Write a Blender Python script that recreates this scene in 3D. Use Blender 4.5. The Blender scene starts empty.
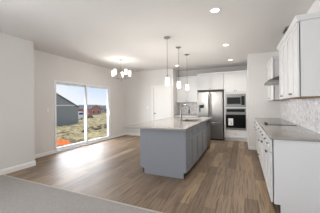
import bpy, bmesh, math, random
from mathutils import Vector, Matrix
random.seed(7)
S = bpy.context.scene
COL = S.collection
R = math.radians

# ------------------------------------------------------------------ camera
cam_d = bpy.data.cameras.new('camera')
cam = bpy.data.objects.new('camera', cam_d)
COL.objects.link(cam)
YAW, ROLL, FPX, CY, CAMH = 23.837, -0.639, 189.743, 104.535, 1.319
cam_d.sensor_width = 36.0
cam_d.sensor_fit = 'HORIZONTAL'
cam_d.lens = FPX / 320 * 36
cam_d.shift_y = -(106.5 - CY) / 320
cam_d.clip_start = 0.05
cam_d.clip_end = 600
_y, _r = R(YAW), R(ROLL)
fwd = Vector((-math.sin(_y), math.cos(_y), 0))
rt0 = Vector((math.cos(_y), math.sin(_y), 0))
up0 = Vector((0, 0, 1))
rt = rt0 * math.cos(_r) + up0 * math.sin(_r)
up = -rt0 * math.sin(_r) + up0 * math.cos(_r)
cam.matrix_world = Matrix(((rt.x, up.x, -fwd.x, 0), (rt.y, up.y, -fwd.y, 0), (rt.z, up.z, -fwd.z, CAMH), (0, 0, 0, 1)))
S.camera = cam

# ------------------------------------------------------------------ colour management
S.view_settings.view_transform = 'Standard'
S.view_settings.look = 'None'
S.view_settings.gamma = 1.0
S.view_settings.use_curve_mapping = False
S.view_settings.exposure = 0.0
S.cycles.use_denoising = True
S.cycles.max_bounces = 10
S.cycles.diffuse_bounces = 6
S.cycles.transparent_max_bounces = 12
S.cycles.sample_clamp_indirect = 8

# ------------------------------------------------------------------ sky
w = bpy.data.worlds.new('sky')
S.world = w
w.use_nodes = True
nt = w.node_tree
nt.nodes.clear()
wo = nt.nodes.new('ShaderNodeOutputWorld')
bg = nt.nodes.new('ShaderNodeBackground')
tc = nt.nodes.new('ShaderNodeTexCoord')
sx = nt.nodes.new('ShaderNodeSeparateXYZ')
rp = nt.nodes.new('ShaderNodeValToRGB')
nz = nt.nodes.new('ShaderNodeTexNoise')
mx = nt.nodes.new('ShaderNodeMix')
mx.data_type = 'RGBA'
nt.links.new(tc.outputs['Generated'], sx.inputs[0])
nt.links.new(sx.outputs['Z'], rp.inputs[0])
e = rp.color_ramp.elements
e[0].position = 0.0
e[0].color = (0.93, 0.96, 1.0, 1)
e[1].position = 0.45
e[1].color = (0.40, 0.60, 1.0, 1)
m1 = e.new(0.10)
m1.color = (0.60, 0.77, 1.0, 1)
nz.inputs['Scale'].default_value = 3.0
nz.inputs['Detail'].default_value = 5.0
rp2 = nt.nodes.new('ShaderNodeValToRGB')
rp2.color_ramp.elements[0].position = 0.48
rp2.color_ramp.elements[1].position = 0.75
nt.links.new(tc.outputs['Generated'], nz.inputs['Vector'])
nt.links.new(nz.outputs['Fac'], rp2.inputs[0])
nt.links.new(rp2.outputs['Color'], mx.inputs['Factor'])
nt.links.new(rp.outputs['Color'], mx.inputs['A'])
mx.inputs['B'].default_value = (0.95, 0.97, 1.0, 1)
nt.links.new(mx.outputs['Result'], bg.inputs['Color'])
bg.inputs['Strength'].default_value = 1.0
nt.links.new(bg.outputs[0], wo.inputs[0])

# ------------------------------------------------------------------ sun, patio door daylight and added fill lamps
def light(name, kind, loc, energy, color=(1, 1, 1), target=None, **kw):
    d = bpy.data.lights.new(name, kind)
    d.energy = energy
    d.color = color
    for k, v in kw.items():
        setattr(d, k, v)
    o = bpy.data.objects.new(name, d)
    COL.objects.link(o)
    o.location = loc
    if target is not None:
        o.rotation_euler = (Vector(target) - Vector(loc)).to_track_quat('-Z', 'Y').to_euler()
    return o

light('sun', 'SUN', (-15, -5, 40), 3.2, (1.0, 0.97, 0.92), target=(-4.5, 5.2, 0), angle=R(14))
# added fill lamp at the unseen rear window, behind the camera
light('rear_fill', 'AREA', (-1.7, -3.05, 1.55), 66, (0.95, 0.975, 1.0), target=(-1.0, 0, 3.6),
      shape='RECTANGLE', size=4.0, size_y=1.7)
# daylight entering through the sliding door
light('patio_door_daylight', 'AREA', (-5.25, 5.10, 0.74), 100, (0.97, 0.985, 1.0), target=(-3.3, 5.15, 0.3),
      shape='RECTANGLE', size=2.0, size_y=1.3)
# added fill lamp at the invented side window, left of the camera
light('side_fill', 'AREA', (-4.2, -0.9, 1.5), 112, (0.95, 0.975, 1.0), target=(0, 0.6, 2.4),
      shape='RECTANGLE', size=2.6, size_y=1.6)

# ------------------------------------------------------------------ materials
def lin(c):
    return tuple(((x / 255) / 12.92 if x / 255 <= 0.04045 else ((x / 255 + 0.055) / 1.055) ** 2.4) for x in c) + (1,)

MATS = {}
def mat(name, rgb, rough=0.5, metal=0.0, var=0.03, scale=8.0, bump=0.0, bump_scale=60.0, stretch=(1, 1, 1), emis=None, estr=0.0, coat=0.0):
    if name in MATS:
        return MATS[name]
    m = bpy.data.materials.new(name)
    m.use_nodes = True
    t = m.node_tree
    b = t.nodes['Principled BSDF']
    c = lin(rgb)
    co = t.nodes.new('ShaderNodeTexCoord')
    mp = t.nodes.new('ShaderNodeMapping')
    mp.inputs['Scale'].default_value = stretch
    t.links.new(co.outputs['Object'], mp.inputs[0])
    n = t.nodes.new('ShaderNodeTexNoise')
    n.inputs['Scale'].default_value = scale
    n.inputs['Detail'].default_value = 4
    t.links.new(mp.outputs[0], n.inputs['Vector'])
    mixn = t.nodes.new('ShaderNodeMix')
    mixn.data_type = 'RGBA'
    mixn.inputs['A'].default_value = tuple(max(0, x * (1 - var)) for x in c[:3]) + (1,)
    mixn.inputs['B'].default_value = tuple(min(1, x * (1 + var)) for x in c[:3]) + (1,)
    t.links.new(n.outputs['Fac'], mixn.inputs['Factor'])
    t.links.new(mixn.outputs['Result'], b.inputs['Base Color'])
    b.inputs['Roughness'].default_value = rough
    b.inputs['Metallic'].default_value = metal
    if coat:
        b.inputs['Specular IOR Level'].default_value = coat
    if bump:
        n2 = t.nodes.new('ShaderNodeTexNoise')
        n2.inputs['Scale'].default_value = bump_scale
        t.links.new(mp.outputs[0], n2.inputs['Vector'])
        bp = t.nodes.new('ShaderNodeBump')
        bp.inputs['Strength'].default_value = bump
        bp.inputs['Distance'].default_value = 0.01
        t.links.new(n2.outputs['Fac'], bp.inputs['Height'])
        t.links.new(bp.outputs[0], b.inputs['Normal'])
    if emis:
        b.inputs['Emission Color'].default_value = lin(emis)
        b.inputs['Emission Strength'].default_value = estr
    MATS[name] = m
    return m

def ramp(t, stops):
    r = t.nodes.new('ShaderNodeValToRGB')
    el = r.color_ramp.elements
    el[0].position, el[0].color = stops[0][0], lin(stops[0][1])
    el[1].position, el[1].color = stops[-1][0], lin(stops[-1][1])
    for p, c in stops[1:-1]:
        q = el.new(p)
        q.color = lin(c)
    return r

def wood_floor():
    m = bpy.data.materials.new('plank_floor')
    m.use_nodes = True
    t = m.node_tree
    b = t.nodes['Principled BSDF']
    co = t.nodes.new('ShaderNodeTexCoord')
    mp = t.nodes.new('ShaderNodeMapping')
    mp.inputs['Rotation'].default_value = (0, 0, R(90))
    t.links.new(co.outputs['Object'], mp.inputs[0])
    br = t.nodes.new('ShaderNodeTexBrick')
    br.offset = 0.37
    br.inputs['Color1'].default_value = (0, 0, 0, 1)
    br.inputs['Color2'].default_value = (1, 1, 1, 1)
    br.inputs['Mortar'].default_value = (0.3, 0.3, 0.3, 1)
    br.inputs['Scale'].default_value = 1.0
    br.inputs['Mortar Size'].default_value = 0.0018
    br.inputs['Mortar Smooth'].default_value = 0.3
    br.inputs['Brick Width'].default_value = 1.22
    br.inputs['Row Height'].default_value = 0.165
    t.links.new(mp.outputs[0], br.inputs['Vector'])
    rp = ramp(t, [(0.0, (128, 109, 90)), (0.35, (140, 120, 100)), (0.65, (149, 128, 107)), (0.88, (159, 137, 114)), (1.0, (182, 157, 126))])
    t.links.new(br.outputs['Color'], rp.inputs[0])
    # grain along the plank
    mp2 = t.nodes.new('ShaderNodeMapping')
    mp2.inputs['Scale'].default_value = (20, 1.0, 1)
    t.links.new(co.outputs['Object'], mp2.inputs[0])
    n = t.nodes.new('ShaderNodeTexNoise')
    n.inputs['Scale'].default_value = 2.2
    n.inputs['Detail'].default_value = 6
    n.inputs['Distortion'].default_value = 0.6
    t.links.new(mp2.outputs[0], n.inputs['Vector'])
    g = ramp(t, [(0.30, (140, 134, 128)), (0.48, (222, 219, 216)), (0.72, (255, 255, 255))])
    t.links.new(n.outputs['Fac'], g.inputs[0])
    mu = t.nodes.new('ShaderNodeMix')
    mu.data_type = 'RGBA'
    mu.blend_type = 'MULTIPLY'
    mu.inputs['Factor'].default_value = 0.85
    t.links.new(rp.outputs['Color'], mu.inputs['A'])
    t.links.new(g.outputs['Color'], mu.inputs['B'])
    mo = t.nodes.new('ShaderNodeMix')
    mo.data_type = 'RGBA'
    t.links.new(br.outputs['Fac'], mo.inputs['Factor'])
    t.links.new(mu.outputs['Result'], mo.inputs['A'])
    mo.inputs['B'].default_value = lin((72, 58, 46))
    t.links.new(mo.outputs['Result'], b.inputs['Base Color'])
    b.inputs['Roughness'].default_value = 0.48
    bp = t.nodes.new('ShaderNodeBump')
    bp.inputs['Strength'].default_value = 0.12
    bp.inputs['Distance'].default_value = 0.004
    t.links.new(n.outputs['Fac'], bp.inputs['Height'])
    t.links.new(bp.outputs[0], b.inputs['Normal'])
    return m

def mosaic(name, base, vein, tile=0.05, grout=(205, 205, 203), axes=('Y', 'Z')):
    m = bpy.data.materials.new(name)
    m.use_nodes = True
    t = m.node_tree
    b = t.nodes['Principled BSDF']
    co = t.nodes.new('ShaderNodeTexCoord')
    sp = t.nodes.new('ShaderNodeSeparateXYZ')
    cb = t.nodes.new('ShaderNodeCombineXYZ')
    t.links.new(co.outputs['Object'], sp.inputs[0])
    t.links.new(sp.outputs[axes[0]], cb.inputs[0])
    t.links.new(sp.outputs[axes[1]], cb.inputs[1])
    br = t.nodes.new('ShaderNodeTexBrick')
    br.inputs['Color1'].default_value = (0, 0, 0, 1)
    br.inputs['Color2'].default_value = (1, 1, 1, 1)
    br.inputs['Mortar'].default_value = (0.5, 0.5, 0.5, 1)
    br.inputs['Scale'].default_value = 1.0
    br.inputs['Mortar Size'].default_value = 0.0025
    br.inputs['Brick Width'].default_value = tile * 1.15
    br.inputs['Row Height'].default_value = tile
    t.links.new(cb.outputs[0], br.inputs['Vector'])
    rp = ramp(t, [(0.0, vein), (0.22, tuple((a + c) // 2 for a, c in zip(base, vein))), (0.5, base), (1.0, tuple(min(255, x + 6) for x in base))])
    t.links.new(br.outputs['Color'], rp.inputs[0])
    n = t.nodes.new('ShaderNodeTexNoise')
    n.inputs['Scale'].default_value = 9
    n.inputs['Detail'].default_value = 6
    t.links.new(cb.outputs[0], n.inputs['Vector'])
    g = ramp(t, [(0.35, (222, 222, 224)), (0.6, (255, 255, 255))])
    t.links.new(n.outputs['Fac'], g.inputs[0])
    mu = t.nodes.new('ShaderNodeMix')
    mu.data_type = 'RGBA'
    mu.blend_type = 'MULTIPLY'
    mu.inputs['Factor'].default_value = 1.0
    t.links.new(rp.outputs['Color'], mu.inputs['A'])
    t.links.new(g.outputs['Color'], mu.inputs['B'])
    mo = t.nodes.new('ShaderNodeMix')
    mo.data_type = 'RGBA'
    t.links.new(br.outputs['Fac'], mo.inputs['Factor'])
    t.links.new(mu.outputs['Result'], mo.inputs['A'])
    mo.inputs['B'].default_value = lin(grout)
    t.links.new(mo.outputs['Result'], b.inputs['Base Color'])
    b.inputs['Roughness'].default_value = 0.25
    return m

def quartz():
    m = bpy.data.materials.new('quartz')
    m.use_nodes = True
    t = m.node_tree
    b = t.nodes['Principled BSDF']
    co = t.nodes.new('ShaderNodeTexCoord')
    n = t.nodes.new('ShaderNodeTexNoise')
    n.inputs['Scale'].default_value = 14
    n.inputs['Detail'].default_value = 8
    t.links.new(co.outputs['Object'], n.inputs['Vector'])
    v = t.nodes.new('ShaderNodeTexVoronoi')
    v.inputs['Scale'].default_value = 160
    t.links.new(co.outputs['Object'], v.inputs['Vector'])
    g = ramp(t, [(0.3, (146, 142, 137)), (0.55, (152, 148, 143)), (0.75, (160, 156, 151))])
    t.links.new(n.outputs['Fac'], g.inputs[0])
    g2 = ramp(t, [(0.0, (205, 203, 200)), (0.5, (255, 255, 255))])
    t.links.new(v.outputs['Color'], g2.inputs[0])
    mu = t.nodes.new('ShaderNodeMix')
    mu.data_type = 'RGBA'
    mu.blend_type = 'MULTIPLY'
    mu.inputs['Factor'].default_value = 0.5
    t.links.new(g.outputs['Color'], mu.inputs['A'])
    t.links.new(g2.outputs['Color'], mu.inputs['B'])
    t.links.new(mu.outputs['Result'], b.inputs['Base Color'])
    b.inputs['Roughness'].default_value = 0.16
    return m

def glass_mat(name, tint=(1, 1, 1), gloss=0.08):
    m = bpy.data.materials.new(name)
    m.use_nodes = True
    t = m.node_tree
    t.nodes.clear()
    o = t.nodes.new('ShaderNodeOutputMaterial')
    tr = t.nodes.new('ShaderNodeBsdfTransparent')
    tr.inputs[0].default_value = tint + (1,)
    gl = t.nodes.new('ShaderNodeBsdfGlossy')
    gl.inputs['Roughness'].default_value = 0.02
    fr = t.nodes.new('ShaderNodeFresnel')
    fr.inputs['IOR'].default_value = 1.15
    mi = t.nodes.new('ShaderNodeMixShader')
    t.links.new(fr.outputs[0], mi.inputs[0])
    t.links.new(tr.outputs[0], mi.inputs[1])
    t.links.new(gl.outputs[0], mi.inputs[2])
    t.links.new(mi.outputs[0], o.inputs[0])
    return m

def grass_mat():
    m = bpy.data.materials.new('dry_grass_ground')
    m.use_nodes = True
    t = m.node_tree
    b = t.nodes['Principled BSDF']
    co = t.nodes.new('ShaderNodeTexCoord')
    n = t.nodes.new('ShaderNodeTexNoise')
    n.inputs['Scale'].default_value = 0.9
    n.inputs['Detail'].default_value = 9
    n.inputs['Roughness'].default_value = 0.7
    t.links.new(co.outputs['Object'], n.inputs['Vector'])
    g = ramp(t, [(0.36, (74, 62, 48)), (0.44, (124, 106, 78)), (0.5, (166, 150, 106)), (0.56, (190, 172, 128)), (0.66, (138, 140, 82))])
    t.links.new(n.outputs['Fac'], g.inputs[0])
    t.links.new(g.outputs['Color'], b.inputs['Base Color'])
    b.inputs['Roughness'].default_value = 1.0
    return m

M = dict(
    wall=mat('greige_wall_paint', (219, 217, 215), 0.85, var=0.012, bump=0.04, bump_scale=200),
    ceil=mat('ceiling_paint', (216, 214, 212), 0.95, var=0.012, bump=0.10, bump_scale=140),
    trim=mat('white_trim_paint', (233, 232, 230), 0.45, var=0.01),
    cab=mat('white_cabinet_paint', (218, 218, 218), 0.38, var=0.01),
    grey=mat('blue_grey_cabinet_paint', (134, 137, 144), 0.42, var=0.02),
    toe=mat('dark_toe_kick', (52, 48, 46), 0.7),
    under=mat('natural_wood_underside', (150, 112, 70), 0.5, var=0.12, stretch=(1, 12, 12)),
    steel=mat('stainless_steel', (134, 132, 129), 0.33, 1.0, var=0.05, scale=3, stretch=(1, 1, 40)),
    dsteel=mat('dark_stainless_steel', (118, 114, 110), 0.3, 1.0, var=0.05, scale=3),
    lit_alu=mat('lit_aluminium_mesh', (226, 225, 222), 0.6, 0.0, var=0.04, scale=60),  # pale non-metal tone stands in for bounced light under the hood
    nickel=mat('brushed_nickel', (150, 147, 143), 0.3, 1.0, var=0.04),
    chrome=mat('faucet_nickel', (126, 124, 122), 0.25, 1.0, var=0.03),
    hob=mat('cooktop_glass', (20, 20, 21), 0.06, 0.0, var=0.1, coat=0.9),
    black=mat('black_glass', (14, 14, 15), 0.15, 0.0, var=0.1, coat=0.12),
    darkpl=mat('dark_plastic', (38, 37, 37), 0.4, var=0.05),
    paper=mat('white_paper', (232, 232, 230), 0.8, var=0.01),
    print=mat('grey_print', (150, 152, 156), 0.8, var=0.05),
    blueprint=mat('blue_print', (70, 110, 160), 0.8, var=0.05),
    shade=mat('opal_glass_shade', (250, 248, 244), 0.4, emis=(255, 250, 244), estr=1.9),
    lamp=mat('recessed_lamp_lens', (250, 250, 248), 0.4, emis=(255, 247, 234), estr=5.0),
    carpet=mat('grey_carpet', (156, 152, 148), 1.0, var=0.22, scale=45, bump=0.8, bump_scale=120),
    floor=wood_floor(),
    quartz=quartz(),
    mosaic=mosaic('marble_mosaic', (240, 240, 242), (212, 215, 222), grout=(226, 226, 226), tile=0.036),
    mosaic2=mosaic('marble_mosaic_range_wall', (240, 239, 238), (212, 211, 211), axes=('X', 'Z')),
    glass=glass_mat('clear_glass'),
    vinyl=mat('white_vinyl', (232, 234, 238), 0.35, var=0.01),
    strip=mat('carpet_transition_strip', (182, 174, 164), 0.7, 0.0, var=0.03),
    vent=mat('vent_grey', (120, 117, 114), 0.6),
    grass=grass_mat(),
    siding=mat('grey_lap_siding', (150, 149, 143), 0.8, var=0.06, scale=1.0, stretch=(0.2, 0.2, 6)),
    shingle=mat('dark_grey_shingles', (104, 104, 104), 0.9, var=0.14, scale=3),
    redsid=mat('brick_red_siding', (186, 122, 106), 0.8, var=0.06, scale=1, stretch=(.2, .2, 6)),
    tan=mat('pale_tan_siding', (198, 190, 176), 0.8, var=0.04),
    white_s=mat('white_siding', (226, 226, 224), 0.8, var=0.03),
    winglass=mat('house_window_glass', (60, 68, 80), 0.1, var=0.1),
    orange=mat('orange_mesh_plastic', (240, 120, 50), 0.6, var=0.10, scale=20),
    dirt=mat('dark_soil', (92, 78, 62), 1.0, var=0.25, scale=4),
    tree=mat('distant_tree_green', (96, 104, 92), 1.0, var=0.2, scale=0.4),
    vanw=mat('white_vehicle_paint', (236, 236, 236), 0.35, var=0.01),
    rubber=mat('tyre_rubber', (34, 34, 34), 0.9),
)

# ------------------------------------------------------------------ mesh helpers
class MB:
    def __init__(self):
        self.bm = bmesh.new()

    def box(self, x0, x1, y0, y1, z0, z1, bev=0.0):
        r = bmesh.ops.create_cube(self.bm, size=1.0)
        vs = r['verts']
        for v in vs:
            v.co = Vector(((x0 + x1) / 2 + v.co.x * (x1 - x0), (y0 + y1) / 2 + v.co.y * (y1 - y0), (z0 + z1) / 2 + v.co.z * (z1 - z0)))
        if bev > 0:
            es = list({e for v in vs for e in v.link_edges})
            bmesh.ops.bevel(self.bm, geom=es, offset=bev, segments=2, profile=0.6, affect='EDGES', clamp_overlap=True)
        return self

    def lathe(self, prof, loc=(0, 0, 0), n=24, axis='Z', cap=True):
        rings = []
        for r, h in prof:
            ring = []
            for i in range(n):
                a = 2 * math.pi * i / n
                p = (r * math.cos(a), r * math.sin(a), h)
                if axis == 'X':
                    p = (h, p[0], p[1])
                elif axis == 'Y':
                    p = (p[0], h, p[1])
                ring.append(self.bm.verts.new(Vector(p) + Vector(loc)))
            rings.append(ring)
        for a, b in zip(rings, rings[1:]):
            for i in range(n):
                self.bm.faces.new((a[i], a[(i + 1) % n], b[(i + 1) % n], b[i]))
        if cap:
            self.bm.faces.new(list(reversed(rings[0])))
            self.bm.faces.new(rings[-1])
        return self

    def tube(self, pts, r, n=10):
        pts = [Vector(p) for p in pts]
        rings = []
        prev = None
        for i, p in enumerate(pts):
            d = (pts[min(i + 1, len(pts) - 1)] - pts[max(i - 1, 0)]).normalized()
            if prev is None:
                a = d.orthogonal().normalized()
            else:
                a = (prev - d * prev.dot(d)).normalized()
            prev = a
            b = d.cross(a)
            rr = r[i] if isinstance(r, (list, tuple)) else r
            rings.append([self.bm.verts.new(p + (a * math.cos(2 * math.pi * k / n) + b * math.sin(2 * math.pi * k / n)) * rr) for k in range(n)])
        for a, b in zip(rings, rings[1:]):
            for i in range(n):
                self.bm.faces.new((a[i], a[(i + 1) % n], b[(i + 1) % n], b[i]))
        self.bm.faces.new(list(reversed(rings[0])))
        self.bm.faces.new(rings[-1])
        return self

    def poly(self, verts, faces):
        vs = [self.bm.verts.new(v) for v in verts]
        for f in faces:
            self.bm.faces.new([vs[i] for i in f])
        return self

    def prism(self, pts, y0, y1):
        """outline pts in (x, z), extruded along y"""
        n = len(pts)
        return self.poly([(x, y0, z) for x, z in pts] + [(x, y1, z) for x, z in pts],
                         [tuple(range(n)), tuple(range(2 * n - 1, n - 1, -1))] + [(i, i + n, (i + 1) % n + n, (i + 1) % n) for i in range(n)])

    def build(self, name, m, parent=None, smooth=False, kind=None):
        bmesh.ops.recalc_face_normals(self.bm, faces=self.bm.faces[:])
        me = bpy.data.meshes.new(name)
        self.bm.to_mesh(me)
        self.bm.free()
        me.materials.append(m)
        if smooth:
            for p in me.polygons:
                p.use_smooth = True
            try:
                me.set_sharp_from_angle(angle=R(35))
            except Exception:
                pass
        o = bpy.data.objects.new(name, me)
        COL.objects.link(o)
        if parent is not None:
            o.parent = parent
        if kind:
            o['kind'] = kind
        return o

def thing(name, label, cat, loc=(0, 0, 0), rz=0.0, group=None):
    o = bpy.data.objects.new(name, None)
    o.empty_display_size = 0.1
    COL.objects.link(o)
    o.location = loc
    o.rotation_euler = (0, 0, R(rz))
    o['label'] = label
    o['category'] = cat
    if group:
        o['group'] = group
    return o

def tag(o, label, cat, group=None):
    o['label'] = label
    o['category'] = cat
    if group:
        o['group'] = group
    return o

def dup(root, loc, label=None, rz=None):
    r = root.copy()
    COL.objects.link(r)
    r.location = loc
    if rz is not None:
        r.rotation_euler = (0, 0, R(rz))
    if label:
        r['label'] = label
    for ch in list(root.children):
        c = ch.copy()
        COL.objects.link(c)
        c.parent = r
        for g in ch.children:
            d = g.copy()
            COL.objects.link(d)
            d.parent = c
    return r

def struct(name, mb, m, parent=None, smooth=False):
    return mb.build(name, m, parent, smooth, kind='structure')

# ------------------------------------------------------------------ dimensions of the room
H = 2.74
XL, XP, XR = -4.25, -4.807, 0.925       # living-room wall, patio wall, right wall
YJ, YB, YK, YS = 2.72, 7.04, 7.79, 6.03  # jog, dining back wall, kitchen niche back, wall stub at the range end
XN, XT = -2.537, 0.12                    # left side of the niche, left side of the stub
YC = 2.105                               # edge of the carpet
YR = -3.2                                # rear wall
T = 0.12
DY0, DY1, DZ = 3.63, 6.03, 2.035         # opening of the sliding door

# ------------------------------------------------------------------ shell
struct('floor', MB().box(XP - T, XR + T, YC, YK + T, -0.12, 0.0), M['floor'])
struct('floor_carpet', MB().box(XL - T, XR + T, YR - T, YC - 0.01, -0.12, 0.010), M['carpet'])
struct('ceiling', MB().box(XP - T - 0.1, XR + T, YR - T, YK + T, H, H + 0.12), M['ceil'])
b = MB()
b.box(XP - T, XL, YR - T, -2.3, 0, H)
b.box(XP - T, XL, 0.5, YJ, 0, H)
b.box(XP - T, XL, -2.3, 0.5, 0, 0.6)
b.box(XP - T, XL, -2.3, 0.5, 2.4, H)
struct('wall_left', b, M['wall'])
b = MB()
for y0, y1 in ((-2.3, -2.22), (-0.94, -0.86), (0.42, 0.5)):
    b.box(XL - 0.14, XL - 0.06, y0, y1, 0.6, 2.4)
b.box(XL - 0.14, XL - 0.06, -2.22, 0.42, 0.6, 0.68)
b.box(XL - 0.14, XL - 0.06, -2.22, 0.42, 2.32, 2.4)
wn = struct('added_window_2', b, M['vinyl'])  # invented side window out of view, put in for the side fill
struct('pane', MB().box(XL - 0.105, XL - 0.095, -2.22, 0.42, 0.68, 2.32), M['glass'], wn)
b = MB()
b.box(XP - T, XP, YJ, DY0, 0, H)
b.box(XP - T, XP, DY1, YB + T, 0, H)
b.box(XP - T, XP, DY0, DY1, DZ, H)
struct('wall_patio', b, M['wall'])
D0, D1, D2 = -3.42, -2.70, 2.03           # hinged door opening
b = MB()
b.box(XP, D0, YB, YB + T, 0, H)
b.box(D1, XN, YB, YB + T, 0, H)
b.box(D0, D1, YB, YB + T, D2, H)
struct('wall_dining', b, M['wall'])
struct('wall_niche_side', MB().box(XN - T, XN, YB + T, YK + T, 0, H), M['wall'])
struct('wall_back', MB().box(XN, XT, YK, YK + T, 0, H), M['wall'])
struct('wall_stub', MB().box(XT, XR, YS, YK + T, 0, H), M['wall'])
struct('wall_right', MB().box(XR, XR + T, YR - T, YS, 0, H), M['wall'])
b = MB()
b.box(XL, -3.8, YR - T, YR, 0, H)
b.box(0.4, XR, YR - T, YR, 0, H)
b.box(-3.8, 0.4, YR - T, YR, 0, 0.6)
b.box(-3.8, 0.4, YR - T, YR, 2.45, H)
struct('wall_rear', b, M['wall'])
b = MB()
for x0, x1 in ((-3.8, -3.72), (-1.74, -1.66), (0.32, 0.4)):
    b.box(x0, x1, YR - 0.1, YR - 0.02, 0.6, 2.45)
b.box(-3.8, 0.4, YR - 0.1, YR - 0.02, 0.6, 0.68)
b.box(-3.8, 0.4, YR - 0.1, YR - 0.02, 2.37, 2.45)
wn = struct('added_window_1', b, M['vinyl'])  # unseen rear window, added to let light in from behind
struct('pane', MB().box(-3.72, 0.32, YR - 0.065, YR - 0.055, 0.68, 2.37), M['glass'], wn)

# trim
def base_prof(mb, p0, p1, nrm, h=0.095, t=0.014):
    """baseboard from p0 to p1 with outward normal nrm (into the room)"""
    p0, p1, nrm = Vector(p0), Vector(p1), Vector(nrm)
    sec = [(0, 0), (t, 0), (t, h * 0.75), (t * 0.55, h * 0.9), (t * 0.4, h), (0, h)]
    vs = [p0 + nrm * a + Vector((0, 0, z)) for a, z in sec] + [p1 + nrm * a + Vector((0, 0, z)) for a, z in sec]
    n = len(sec)
    mb.poly(vs, [tuple(range(n)), tuple(range(2 * n - 1, n - 1, -1))] + [(i, i + n, (i + 1) % n + n, (i + 1) % n) for i in range(n)])

E_ = 0.0
b = MB()
base_prof(b, (XL, YR, 0), (XL, YJ + 0.014, 0), (1, 0, 0), h=0.11)
base_prof(b, (XL, YJ, 0), (XP, YJ, 0), (0, 1, 0), h=0.11)
struct('baseboard_left', b, M['trim'])
b = MB()
base_prof(b, (XP, YJ, 0), (XP, DY0, 0), (1, 0, 0))
base_prof(b, (XP, DY1, 0), (XP, YB, 0), (1, 0, 0))
struct('baseboard_patio', b, M['trim'])
b = MB()
base_prof(b, (XP, YB, 0), (D0 - 0.07, YB, 0), (0, -1, 0))
base_prof(b, (D1 + 0.07, YB, 0), (XN, YB, 0), (0, -1, 0))
struct('baseboard_dining', b, M['trim'])
b = MB()
base_prof(b, (XT - 0.014, YS, 0), (0.33, YS, 0), (0, -1, 0))
base_prof(b, (XT, YS - 0.014, 0), (XT, 7.1, 0), (-1, 0, 0))
struct('baseboard_stub', b, M['trim'])
struct('trim_1', MB().prism([(YC - 0.03, 0.0), (YC - 0.022, 0.014), (YC + 0.0, 0.014), (YC + 0.012, 0.0)], 0, 1), M['strip'])
o = bpy.data.objects['trim_1']
for v in o.data.vertices:                     # run the strip along x
    x, y, z = v.co
    v.co = (XL + y * (XR - XL), x, z)
o.data.flip_normals()

# ------------------------------------------------------------------ sliding patio door
sd = thing('door_1', 'white vinyl sliding glass patio door', 'door', (XP, (DY0 + DY1) / 2, 0))
sd['kind'] = 'structure'
hw = (DY1 - DY0) / 2
b = MB()
b.box(-0.11, 0.012, -hw, -hw + 0.055, 0, DZ, 0.004)
b.box(-0.11, 0.012, hw - 0.055, hw, 0, DZ, 0.004)
b.box(-0.11, 0.012, -hw + 0.055, hw - 0.055, DZ - 0.055, DZ, 0.004)
b.box(-0.11, 0.018, -hw + 0.055, hw - 0.055, 0, 0.04, 0.004)
b.build('door_frame', M['vinyl'], sd)
def sash(y0, y1, x0, x1, name):
    z0, z1, s = 0.045, DZ - 0.058, 0.048
    b = MB()
    b.box(x0, x1, y0, y0 + s, z0, z1, 0.004)
    b.box(x0, x1, y1 - s, y1, z0, z1, 0.004)
    b.box(x0, x1, y0 + s, y1 - s, z0, z0 + 0.075, 0.004)
    b.box(x0, x1, y0 + s, y1 - s, z1 - s, z1, 0.004)
    f = b.build(name, M['vinyl'], sd)
    MB().box((x0 + x1) / 2 - 0.004, (x0 + x1) / 2 + 0.004, y0 + s - 0.003, y1 - s + 0.003, z0 + 0.073, z1 - s + 0.003).build('glass_pane', M['glass'], f)
    return f
sash(-hw + 0.056, 0.03, -0.10, -0.06, 'fixed_panel')
sl = sash(-0.03, hw - 0.056, -0.05, -0.01, 'sliding_panel')
b = MB()
b.box(-0.008, 0.03, hw - 0.098, hw - 0.074, 0.90, 1.16, 0.006)
b.build('door_handle', M['vinyl'], sl)

# ------------------------------------------------------------------ hinged door in the dining wall
hd = thing('door_2', 'white two panel interior door with lever knob', 'door', ((D0 + D1) / 2, YB, 0))
hd['kind'] = 'structure'
dw = (D1 - D0) / 2
b = MB()
b.box(-dw - 0.065, -dw + 0.012, -0.016, 0, 0, D2 + 0.065, 0.003)
b.box(dw - 0.012, dw + 0.065, -0.016, 0, 0, D2 + 0.065, 0.003)
b.box(-dw + 0.012, dw - 0.012, -0.016, 0, D2 - 0.012, D2 + 0.065, 0.003)
b.box(-dw, -dw + 0.012, 0, T, 0, D2)
b.box(dw - 0.012, dw, 0, T, 0, D2)
b.build('door_casing', M['trim'], hd)
def panel_door(mb, x0, x1, z0, z1, y, th, rails, stile, rec=0.011):
    """shaker slab: stiles, rails at given z pairs and recessed panels between; face at y, thickness th behind"""
    mb.box(x0, x0 + stile, y, y + th, z0, z1, 0.0015)
    mb.box(x1 - stile, x1, y, y + th, z0, z1, 0.0015)
    zs = [z0] + [z for r in rails for z in r] + [z1]
    for a, c in rails:
        mb.box(x0 + stile, x1 - stile, y, y + th, a, c)
    gaps = []
    for (a, c), (d, e2) in zip(rails, rails[1:]):
        gaps.append((c, d))
    for a, c in gaps:
        mb.box(x0 + stile, x1 - stile, y + rec, y + th - 0.001, a, c)
b = MB()
panel_door(b, -dw + 0.014, dw - 0.014, 0.008, D2 - 0.014, 0.02, 0.036, [(0.008, 0.24), (0.95, 1.07), (D2 - 0.13, D2 - 0.014)], 0.11)
dl = b.build('door_leaf', M['trim'], hd)
b = MB()
b.lathe([(0.030, 0.020), (0.030, 0.012), (0.010, 0.008), (0.010, -0.012), (0.024, -0.020), (0.029, -0.034), (0.024, -0.048), (0.008, -0.053)], (-dw + 0.075, 0, 0.955), 20, 'Y')
b.build('door_knob', M['nickel'], dl, smooth=True)

# ------------------------------------------------------------------ cabinets
def knob(mb, x, z, y):
    mb.lathe([(0.006, y), (0.006, y - 0.014), (0.013, y - 0.018), (0.0145, y - 0.025), (0.011, y - 0.030)], (x, 0, z), 14, 'Y')

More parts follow.
